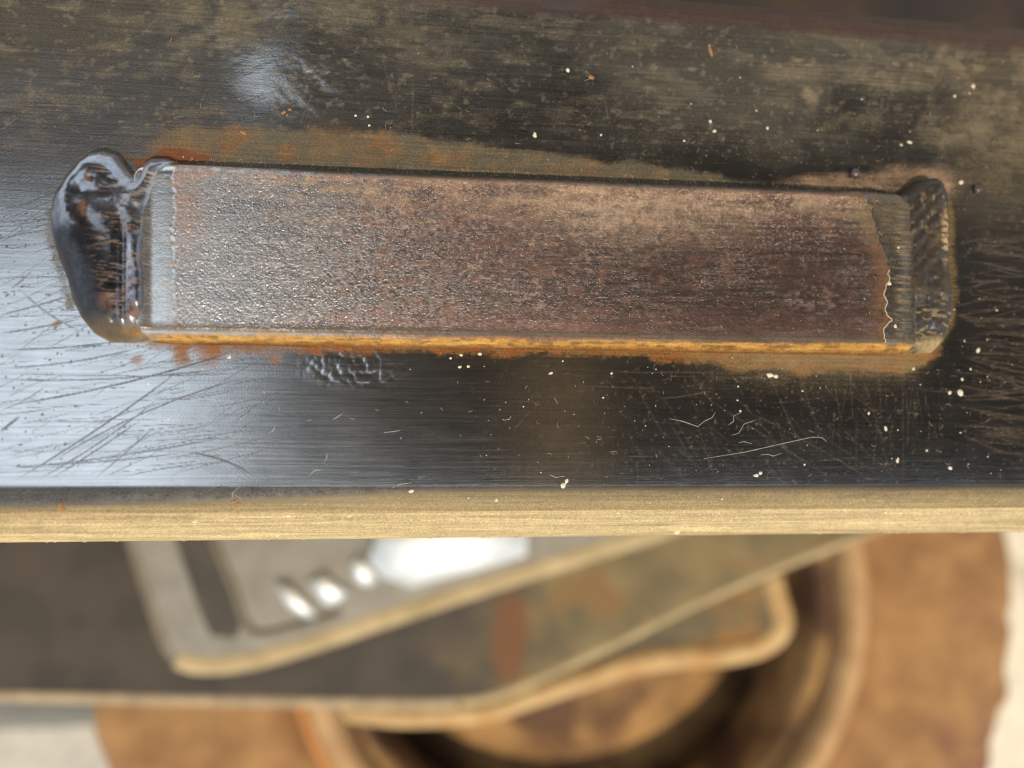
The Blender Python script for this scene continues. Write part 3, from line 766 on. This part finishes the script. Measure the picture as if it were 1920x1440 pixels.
fleck_meshes = [dome_mesh('paint_fleck', 30 + k) for k in range(6)]
for me in fleck_meshes: me.materials.append(M_fleck)
FLECKS = [(1065, 132, 5, 5), (1003, 254, 5, 7), (602, 150, 4, 5), (1332, 228, 4, 4), (1340, 246, 5, 4), (1439, 240, 4, 4), (1127, 253, 3, 3), (1283, 264, 3, 3), (667, 217, 3, 3), (690, 219, 3, 3), (692, 235, 3, 3),
          (1690, 272, 4, 3), (1706, 267, 7, 4), (1802, 342, 6, 6), (1801, 737, 8, 8), (1781, 736, 5, 5), (1834, 657, 5, 7), (1804, 711, 4, 4), (1820, 692, 3, 3), (1266, 573, 6, 5), (1273, 568, 6, 4), (1410, 606, 4, 4), (1291, 500, 5, 4), (1443, 703, 9, 6), (1455, 706, 6, 5),
          (1418, 892, 7, 4), (1426, 887, 5, 4), (1683, 864, 4, 7), (1661, 804, 4, 6), (1782, 878, 6, 4), (1738, 845, 3, 3), (1033, 700, 6, 3), (1147, 700, 3, 3), (1056, 910, 7, 6), (1062, 902, 4, 7), (931, 938, 4, 4), (1270, 996, 9, 7), (1305, 993, 6, 5), (771, 921, 6, 4), (900, 664, 5, 4),
          (865, 666, 4, 3), (845, 672, 3, 3), (862, 688, 5, 3), (878, 687, 4, 3), (318, 563, 3, 4), (1668, 532, 5, 5), (1679, 612, 4, 5), (430, 670, 5, 4), (1629, 775, 3, 4), (1713, 692, 4, 4), (1584, 955, 3, 3), (1660, 960, 4, 3), (1590, 612, 4, 5), (1620, 560, 5, 5), (1790, 180, 4, 4), (1825, 162, 6, 6), (1370, 975, 4, 3), (655, 967, 5, 3), (740, 958, 6, 3), (1160, 962, 4, 3), (540, 967, 5, 4), (365, 978, 7, 3), (410, 1003, 6, 4), (520, 1004, 5, 3)]
rf = random.Random(5)
used_f = set()
for i, (x, y, rx, ry) in enumerate(FLECKS):
    p, owner = on_steel(x, y)
    k = rf.randrange(6)
    o = new_obj('paint_fleck', fleck_meshes[k], None, owner)
    o.location = p; o.scale = (rx * MM * 0.85, ry * MM * 0.85, min(rx, ry) * MM * 0.7); o.rotation_euler = (0, 0, rf.uniform(-.4, .4))

class Bag:
    def __init__(s): s.co = []; s.f = []
    def tube(s, pts, r, n=4):
        b = len(s.co); pts = [Vector(p) for p in pts]; m = len(pts)
        for i, p in enumerate(pts):
            t = (pts[min(i + 1, m - 1)] - pts[max(i - 1, 0)]).normalized()
            a = t.cross(Vector((0, 0, 1)))
            if a.length < 1e-4: a = Vector((1, 0, 0))
            a.normalize(); c = a.cross(t)
            rr = r * (0.45 if i in (0, m - 1) else 1.0)
            for k in range(n):
                g = 2 * math.pi * k / n
                s.co.append(tuple(p + a * (rr * math.cos(g)) + c * (rr * math.sin(g))))
        for i in range(m - 1):
            for k in range(n):
                s.f.append((b + i * n + k, b + i * n + (k + 1) % n, b + (i + 1) * n + (k + 1) % n, b + (i + 1) * n + k))
    def dome(s, p, rx, ry, h, n=6):
        b = len(s.co); s.co.append((p[0], p[1], p[2] + h))
        for i in range(n):
            a = 2 * math.pi * i / n
            s.co.append((p[0] + rx * math.cos(a), p[1] + ry * math.sin(a), p[2] - h * 0.2))
        for i in range(n): s.f.append((b, b + 1 + i, b + 1 + (i + 1) % n, b))
    def build(s, name, mat, parent):
        me = bpy.data.meshes.new(name)
        me.from_pydata(s.co, [], [f if len(set(f)) == 4 else tuple(dict.fromkeys(f)) for f in s.f]); me.update()
        for p in me.polygons: p.use_smooth = True
        return new_obj(name, me, mat, parent)

# specks too small to pick apart
b = Bag()
for i in range(190):
    x = rf.choice((rf.uniform(900, 1900), rf.uniform(900, 1900), rf.uniform(100, 1900)))
    y = rf.choice((rf.uniform(100, 330), rf.uniform(665, 890), rf.uniform(665, 890), rf.uniform(930, 1004)))
    if x > 1740 and rf.random() < .4: y = rf.uniform(560, 760)
    p, _ = on_steel(x, y); r = rf.choice((0.8, 0.9, 1.0, 1.2, 1.5, 2.0)) * MM
    b.dome(p, r * rf.uniform(.8, 1.4), r * rf.uniform(.8, 1.3), r * .6)
tag(b.build('fine_specks', M_fleck, tube), kind='stuff')
b = Bag()
for i in range(160):
    x = rf.uniform(450, 1690); y = rf.uniform(350, 625)
    if rf.random() > (x - 300) / 1300: continue
    p, _ = on_steel(x, y); r = rf.choice((1.0, 1.2, 1.6, 2.0)) * MM
    b.dome(p, r * rf.uniform(.8, 1.5), r * rf.uniform(.8, 1.3), r * .6)
tag(b.build('fine_specks', M_fleck, bar), kind='stuff')

FIB = [[(1255, 785), (1280, 790), (1308, 800), (1320, 790), (1335, 783), (1341, 773)], [(1365, 797), (1375, 790), (1375, 780), (1390, 773)], [(1372, 816), (1385, 812), (1395, 795), (1415, 788)], [(1320, 860), (1400, 847), (1470, 831), (1520, 820), (1540, 820), (1550, 828)],
       [(1425, 853), (1440, 852), (1450, 855), (1465, 850)], [(580, 892), (590, 882), (605, 881)], [(625, 787), (635, 780), (641, 776)], [(608, 868), (613, 857), (613, 850)], [(720, 811), (740, 809), (750, 807)], [(945, 788), (955, 786), (958, 780)], [(735, 915), (750, 908), (772, 905)], [(1385, 830), (1395, 828), (1410, 832)],
       [(505, 812), (512, 808), (516, 800)], [(878, 773), (886, 770)], [(1392, 672), (1394, 662), (1404, 654)], [(1030, 890), (1042, 895), (1058, 893)], [(1100, 135), (1112, 146), (1095, 152)], [(435, 945), (436, 925), (450, 912)], [(436, 925), (452, 935), (454, 944)]]
for pts in FIB:
    b = Bag(); b.tube([tuple(on_steel(x, y)[0] + np.array([0, 0, 0.00008])) for x, y in pts], 0.00004)
    b.build('fibre', M_hair, tube)
# lint caught on the bar and on the scratched face
def curl(bag, x, y, L, r):
    a = rf.uniform(0, 2 * math.pi); k = rf.uniform(-1.6, 1.6); pts = []
    p = [x, y]
    for i in range(4):
        q, _ = on_steel(p[0], p[1])
        pts.append((q[0], q[1], q[2] + 0.00006 + 0.00010 * math.sin(i * 1.05)))
        p[0] += L / 3 * math.cos(a); p[1] += L / 3 * math.sin(a); a += k / 2
    bag.tube(pts, r, 3)
b = Bag()
for i in range(3000):
    x = rf.uniform(340, 1650)
    top = np.interp(x, [330, 1640], [304, 356])
    if rf.random() < .45: y = top + 8 + abs(rf.gauss(0, 14))
    elif rf.random() < .6: y = top + 30 + abs(rf.gauss(0, 40)); x = rf.uniform(700, 1620)
    else: y = rf.uniform(top + 60, 625)
    if fbm(np.array([x / 55.0]), np.array([y / 16.0]), 3, 301)[0] < rf.uniform(.35, .62): continue
    curl(b, x, y, rf.uniform(5, 13), 0.000028)
tag(b.build('lint', M_lint, bar), kind='stuff')
b = Bag()
for i in range(120):
    x = rf.uniform(300, 1900); y = rf.choice((rf.uniform(60, 330), rf.uniform(690, 895)))
    curl(b, x, y, rf.uniform(5, 14), 0.000022)
for i in range(160):
    x = rf.uniform(330, 1690); y = np.interp(x, [330, 1640], [300, 352]) + rf.uniform(-1, 8)
    curl(b, x, y, rf.uniform(5, 12), 0.000025)
tag(b.build('lint', M_lint, tube), kind='stuff')

# crumbs of rust
crumb = [dome_mesh('rust_crumb', 60 + k, 7, 0.5, 0.4) for k in range(3)]
for me in crumb: me.materials.append(M_rust)
for i, (x, y, rx, ry, a) in enumerate([(533, 211, 7, 4, .6), (543, 206, 5, 4, 0), (538, 216, 3, 3, 0), (1110, 146, 8, 5, -.3), (1332, 96, 4, 13, .25), (437, 940, 6, 4, 0), (448, 944, 5, 3, .2), (114, 950, 6, 9, .3), (1330, 86, 3, 5, .2), (457, 250, 8, 4, -.5), (1825, 166, 4, 3, 0), (1500, 953, 4, 3, 0)]):
    p, owner = on_steel(x, y)
    o = new_obj('rust_crumb', crumb[i % 3], None, owner)
    o.location = p; o.scale = (rx * MM, ry * MM, min(rx, ry) * MM); o.rotation_euler = (0, 0, a)

# spatter balls
def ball(name, x, y, r, mat):
    p = unproj(x, y, HT); me = bpy.data.meshes.new(name); co = []; n, mrows = 16, 8
    for j in range(mrows + 1):
        t = math.pi * 0.62 * j / mrows
        for i in range(n):
            g = 2 * math.pi * i / n; w = 1 + 0.06 * math.sin(3 * g + r * 9e3)
            co.append((p[0] + r * w * math.sin(t) * math.cos(g), p[1] + r * w * math.sin(t) * math.sin(g), p[2] + 0.45 * r + r * math.cos(t)))
    f = [(j * n + i, (j + 1) * n + i, (j + 1) * n + (i + 1) % n, j * n + (i + 1) % n) for j in range(mrows) for i in range(n)]
    me.from_pydata(co, [], f); me.update()
    for q in me.polygons: q.use_smooth = True
    return new_obj(name, me, mat, tube)
M_ball = plain_material('spatter_steel', (0.05, 0.04, 0.04), (0.16, 0.12, 0.10), 1500, 0.35, 0.6)
for (x, y, r) in ((1600, 328, 11), (1829, 357, 9), (1741, 214, 4), (232, 446, 3)):
    ball('spatter_ball', x, y, r * MM, M_ball)

# ------------------------------------------------------------------ behind and below, out of focus
def lip_tube(name, pts, z, r, mat, parent, n=10):
    b = Bag(); b.tube([tuple(unproj(x, y, z)) for x, y in pts], r, n)
    return b.build(name, mat, parent)
def plate(name, pts, z1, th, mat, parent):
    co = [tuple(unproj(x, y, z1)) for x, y in pts]; n = len(co)
    co += [(x, y, z - th) for x, y, z in co]
    f = [tuple(range(n)), tuple(range(2 * n - 1, n - 1, -1))] + [(i, n + i, n + (i + 1) % n, (i + 1) % n) for i in range(n)]
    me = bpy.data.meshes.new(name); me.from_pydata(co, [], f); me.update()
    return new_obj(name, me, mat, parent)
def arc_pts(pts, k=5):
    """Catmull-Rom through the points"""
    out = []
    P_ = [pts[0]] + list(pts) + [pts[-1]]
    for i in range(1, len(P_) - 2):
        for j in range(k):
            t = j / k; a, b_, c, d = P_[i - 1], P_[i], P_[i + 1], P_[i + 2]
            out.append(tuple(0.5 * (2 * b_[q] + (c[q] - a[q]) * t + (2 * a[q] - 5 * b_[q] + 4 * c[q] - d[q]) * t * t + (3 * b_[q] - a[q] - 3 * c[q] + d[q]) * t ** 3) for q in (0, 1)))
    out.append(pts[-1]); return out

M_dark = plain_material('groove_dark', (0.022, 0.017, 0.013), (0.042, 0.032, 0.022), 60, 0.6)
M_olive = plain_material('olive_rusty_steel', (0.065, 0.052, 0.028), (0.135, 0.103, 0.05), 40, 0.8, 0.0, c3=(0.20, 0.10, 0.025), s3=28, t3=(0.54, 0.64))
def frame_material():
    k = NT('frame_dark_to_olive')
    v = k.coords(1, 1, 1); a = k.noise(v, 40, 5); b_ = k.noise(v, 38, 6); tc = k.t.nodes.new('ShaderNodeTexCoord'); sx = k.t.nodes.new('ShaderNodeSeparateXYZ')
    k.l(tc.outputs['Object'], sx.inputs[0])
    x0 = float(unproj(800, 1200, ZB)[0]); x1 = float(unproj(1120, 1200, ZB)[0])
    f = k.ramp(k.math('ADD', sx.outputs[0], k.math('MULTIPLY', k.math('SUBTRACT', b_, 0.5), 0.09)), x0, x1)  # dark on the left, olive towards the right
    dk = k.mixc(k.ramp(a, .3, .7), (0.022, 0.017, 0.013, 1), (0.045, 0.034, 0.024, 1))
    ol = k.mixc(k.ramp(a, .3, .7), (0.085, 0.066, 0.030, 1), (0.17, 0.125, 0.055, 1))
    ru = k.mixc(k.math('MULTIPLY', k.ramp(b_, .52, .64), f), k.mixc(f, dk, ol), (0.15, 0.085, 0.028, 1))
    c = unproj(962, 1205, ZB); sy = sx.outputs[1]
    dx = k.math('MULTIPLY', k.math('SUBTRACT', sx.outputs[0], float(c[0])), 1 / 0.0085); dy = k.math('MULTIPLY', k.math('SUBTRACT', sy, float(c[1])), 1 / 0.022)
    dd = k.math('SQRT', k.math('ADD', k.math('MULTIPLY', dx, dx), k.math('MULTIPLY', dy, dy)))
    dd = k.math('ADD', dd, k.math('MULTIPLY', k.math('SUBTRACT', k.noise(v, 70, 5), 0.5), 1.6))
    st = k.math('MULTIPLY', k.math('SUBTRACT', 1.0, k.ramp(dd, 0.6, 1.25)), 0.9)
    ru = k.mixc(st, ru, (0.115, 0.042, 0.011, 1))
    k.l(ru, k.b.inputs['Base Color']); k.b.inputs['Roughness'].default_value = 0.75
    return k.mat
M_frame = frame_material()
M_grey = plain_material('grey_steel', (0.155, 0.145, 0.125), (0.21, 0.20, 0.175), 80, 0.5, 0.2)
M_edge = plain_material('sunlit_dusty_edge', (0.25, 0.19, 0.10), (0.38, 0.295, 0.165), 60, 0.85)  # lip colour: dust, with sunlight put in as a paler tone
M_edge2 = plain_material('sunlit_dusty_brown_edge', (0.22, 0.17, 0.11), (0.34, 0.26, 0.16), 120, 0.8)  # frame edge: dust plus painted sunlight
M_edge4 = plain_material('grey_edge', (0.11, 0.094, 0.07), (0.17, 0.145, 0.105), 80, 0.8)
M_edge3 = plain_material('sunlit_rusty_edge', (0.30, 0.18, 0.07), (0.46, 0.32, 0.15), 60, 0.8, c3=(0.34, 0.18, 0.06), s3=70, t3=(0.45, 0.75))  # tab lip: rust plus painted sunlight
M_glare = plain_material('glare_metal', (0.72, 0.73, 0.73), (0.82, 0.83, 0.83), 300, 0.62, 1.0)
M_drum = plain_material('brown_rust', (0.19, 0.092, 0.032), (0.32, 0.175, 0.066), 45, 0.85, c3=(0.15, 0.06, 0.034), s3=16, t3=(0.48, 0.68))
M_rim = plain_material('rim_rust', (0.30, 0.165, 0.07), (0.42, 0.26, 0.12), 40, 0.7)
M_rim2 = plain_material('orange_rim', (0.36, 0.15, 0.04), (0.44, 0.2, 0.06), 40, 0.8)
M_deep = plain_material('drum_inside', (0.16, 0.085, 0.032), (0.38, 0.22, 0.085), 25, 0.85, c3=(0.09, 0.042, 0.02), s3=18, t3=(0.45, 0.62))

ZA = ZB - 0.0002
br = new_obj('angle_bracket', None)
tag(br, 'grey bracket plate with a pale dusty lip tinted sunlit, blurred just under the tube', 'bracket')
out = [(232, 930), (256, 1015), (290, 1130), (322, 1218), (345, 1238), (400, 1243), (470, 1238), (560, 1212), (1200, 1005), (1330, 962)]
plate('plate', out + [(1330, 900), (232, 880)], ZA, 0.010, M_grey, br)
lip_tube('lip', arc_pts(out[:2] + [(292, 1130), (318, 1204), (340, 1229), (366, 1238), (420, 1241)]), ZA - 0.004, 0.0040, M_edge4, br)
lip_tube('lip', arc_pts([(338, 1226), (362, 1236), (410, 1238), (480, 1228), (590, 1196), (880, 1100), (1200, 1000), (1330, 958)]), ZA - 0.005, 0.0058, M_edge, br)
plate('groove_shade', [(300, 930), (368, 930), (398, 1015), (455, 1165), (440, 1198), (395, 1190), (372, 1140), (330, 1015)], ZA + 0.0012, 0.002, M_dark, br)  # raised dark sheet, a groove's shade put into its colour
lip_tube('ridge', arc_pts([(372, 930), (402, 1015), (440, 1110), (462, 1172), (485, 1190), (540, 1180), (640, 1150)]), ZA + 0.0004, 0.0016, M_edge4, br)
# facets added for the glare on the bracket, tilted to throw the sun back
def clip(pts, tilt, z):
    w = [unproj(x, y, z) for x, y in pts]; y0 = min(p[1] for p in w); c = sum(w) / len(w)
    top = [(p[0], p[1], z + 0.0008 + math.tan(tilt) * (p[1] - y0)) for p in w]; n = len(w)
    zc = z + 0.0016 + math.tan(tilt) * (c[1] - y0)
    co = top + [(p[0], p[1], z - 0.001) for p in w] + [(c[0], c[1], zc)]
    f = [(2 * n, i, (i + 1) % n) for i in range(n)] + [(i, n + i, n + (i + 1) % n, (i + 1) % n) for i in range(n)]
    me = bpy.data.meshes.new('clip'); me.from_pydata(co, [], f); me.update()
    for q in me.polygons[:n]: q.use_smooth = True
    new_obj('clip', me, M_glare, br)
clip([(520, 1092), (548, 1100), (590, 1145), (598, 1160), (572, 1158), (540, 1135)], math.radians(13), ZA)
clip([(580, 1092), (610, 1075), (640, 1100), (655, 1112), (620, 1138), (605, 1130)], math.radians(13), ZA)
clip([(660, 1060), (672, 1040), (690, 1060), (708, 1088), (690, 1100), (665, 1090)], math.radians(13), ZA)
clip([(690, 1050), (705, 1010), (715, 975), (985, 960), (985, 1040), (900, 1066), (770, 1100), (712, 1080)], math.radians(13), ZA)

ZG = ZA - 0.0102
gs = new_obj('frame_plate', None)
tag(gs, 'long dark blurred frame plate with rust patches and a dusty lower edge tinted sunlit', 'frame plate')
edge = [(-420, 1296), (0, 1300), (300, 1306), (620, 1312), (800, 1314), (900, 1306), (980, 1280), (1160, 1200), (1270, 1145), (1420, 1078), (1600, 1006), (1800, 930)]
plate('plate', edge + [(1800, 880), (-420, 880)], ZG, 0.012, M_frame, gs)
lip_tube('edge_bead', arc_pts(edge[:5] + [(860, 1312)]), ZG - 0.003, 0.0034, M_edge2, gs)
lip_tube('edge_bead', arc_pts([(860, 1312), (920, 1304), (990, 1278), (1160, 1200), (1270, 1145), (1420, 1078), (1600, 1006), (1800, 930)]), ZG - 0.003, 0.0028, M_edge, gs)
tb = new_obj('welded_tab', None)
tag(tb, 'rusty tab plate with a sunlit rounded lip, over the drum', 'tab')
tabp = [(640, 1325), (760, 1338), (900, 1330), (1000, 1300), (1160, 1248), (1260, 1230), (1360, 1224), (1430, 1206), (1462, 1170), (1452, 1120), (1440, 1070)]
plate('plate', tabp + [(1440, 980), (640, 980)], ZG - 0.0128, 0.010, M_olive, tb)
lip_tube('lip', arc_pts(tabp), ZG - 0.0160, 0.0062, M_edge3, tb)

# rusty flanged drum standing on the ground
dr = new_obj('flanged_drum', None)
ZD = 0.165
dc = unproj(1118, 1120, ZD); dr.location = (dc[0], dc[1], 0)
tag(dr, 'round rusty brown drum with a raised rim and chipped flange, on the ground', 'drum')
pxm = FPX / (CAM[2] - ZD)
def lathe(name, prof, mat, n=120, wob=None):
    co = []
    for i in range(n):
        a = 2 * math.pi * i / n
        for (r, z) in prof:
            k = wob(a) if wob and r > prof[0][0] * 0 + 0.19 else 0
            co.append(((r + k) * math.cos(a), (r + k) * math.sin(a), z))
    m_ = len(prof)
    f = [(i * m_ + j, ((i + 1) % n) * m_ + j, ((i + 1) % n) * m_ + (j + 1) % m_, i * m_ + (j + 1) % m_) for i in range(n) for j in range(m_)]
    me = bpy.data.meshes.new(name); me.from_pydata(co, [], f); me.update()
    for p in me.polygons: p.use_smooth = True
    return new_obj(name, me, mat, dr)
RO, RI = 925 / pxm, 500 / pxm
def chips(a):
    s = 0
    for (c, w, d) in ((-0.075, .022, .004), (-0.20, .03, .003), (-0.30, .02, .004), (-0.36, .03, .003), (2.9, .1, .004), (0.5, .2, .004), (-1.2, .1, .004)):
        s -= d * math.exp(-((a - c) / w) ** 2) + d * math.exp(-((a - 2 * math.pi - c) / w) ** 2)
    return s + 0.0015 * math.sin(a * 31) * math.sin(a * 7)
lathe('flange', [(RI + .012, ZD - .030), (RI + .04, ZD - .026), (RO - .02, ZD - .018), (RO - .006, ZD - .018), (RO, ZD - .022), (RO, ZD - .032), (RI + .012, ZD - .045)], M_drum, 240, chips)
lathe('rim', [(RI + .000, ZD - .010), (RI + .003, ZD), (RI + .010, ZD + .002), (RI + .015, ZD - .004), (RI + .015, ZD - .05), (RI, ZD - .05)], M_rim)
lathe('outer_bead', [(RI + .016, ZD - .03), (RI + .018, ZD - .018), (RI + .023, ZD - .017), (RI + .026, ZD - .03)], M_rim2)
lathe('wall', [(RI - .004, ZD - .012), (RI - .001, ZD - .012), (RI - .001, 0.0), (RI - .008, 0.0), (RI - .008, ZD - .02)], M_deep)
lathe('floor_plate', [(0.0, 0.11), (0.05, 0.112), (RI - .008, 0.10), (RI - .008, 0.09), (0.0, 0.09)], M_deep)
lathe('hub', [(0.018, 0.1125), (0.018, 0.14), (0.03, 0.145), (0.042, 0.14), (0.045, 0.1125)], M_drum)

# dark post in the tube's shade, beyond the far edge
a0 = unproj(1064, 90, 0.27); 
po = new_obj('dark_post', None); tag(po, 'dark brown rusty steel post in the shade behind the tube', 'post')
M_post = plain_material('post_rust', (0.014, 0.010, 0.010), (0.028, 0.018, 0.015), 30, 0.8, c3=(0.06, 0.032, 0.012), s3=14, t3=(0.55, 0.75))
box('body', (a0[0], a0[0] + 0.30, a0[1] - 0.02, a0[1] + 0.12, 0.0, 0.262), M_post, po)
box('cap', (a0[0] - .002, a0[0] + 0.302, a0[1] - 0.022, a0[1] + 0.122, 0.2622, 0.27), M_post, po)

# pale rim where the scale has lifted, right end of the bar
b = Bag()
ys = np.arange(505, 645, 3.0)
rex = np.interp(ys, [350, 380, 420, 450, 480, 520, 545, 590, 600, 615, 640], [1618, 1624, 1640, 1645, 1662, 1668, 1658, 1663, 1674, 1658, 1660]) + 5 * (fbm(ys / 7, ys * 0, 3, 113) - .5) * 2
b.tube([tuple(unproj(x, y, HT + TB + 0.00015)) for x, y in zip(rex, ys)], 0.00009)
b.build('scale_rim', M_lint, bar)
sb = new_obj('concrete_slab', None)
tag(sb, 'pale grey slab lying on the ground left of the round drum', 'slab')
g0 = unproj(-120, 1360, 0.05); g1 = unproj(262, 1700, 0.05)
M_conc = plain_material('grey_concrete', (0.34, 0.32, 0.29), (0.46, 0.43, 0.38), 60, 0.9, c3=(0.42, 0.25, 0.10), s3=26, t3=(0.60, 0.72))
def bev_box(name, x0, x1, y0, y1, z0, z1, c, mat, parent):
    ring = [(x0 + c, y0), (x1 - c, y0), (x1, y0 + c), (x1, y1 - c), (x1 - c, y1), (x0 + c, y1), (x0, y1 - c), (x0, y0 + c)]
    ring2 = [(x0 + 2 * c, y0 + c), (x1 - 2 * c, y0 + c), (x1 - c, y0 + 2 * c), (x1 - c, y1 - 2 * c), (x1 - 2 * c, y1 - c), (x0 + 2 * c, y1 - c), (x0 + c, y1 - 2 * c), (x0 + c, y0 + 2 * c)]
    co = [(x, y, z0) for x, y in ring] + [(x, y, z1 - c) for x, y in ring] + [(x, y, z1) for x, y in ring2]
    f = [tuple(range(7, -1, -1)), tuple(range(16, 24))] + [(k * 8 + i, k * 8 + (i + 1) % 8, (k + 1) * 8 + (i + 1) % 8, (k + 1) * 8 + i) for k in range(2) for i in range(8)]
    me = bpy.data.meshes.new(name); me.from_pydata(co, [], f); me.update()
    return new_obj(name, me, mat, parent)
bev_box('body', g0[0], g1[0] - 0.004, g1[1], g0[1], 0.0, 0.05, 0.004, M_conc, sb)
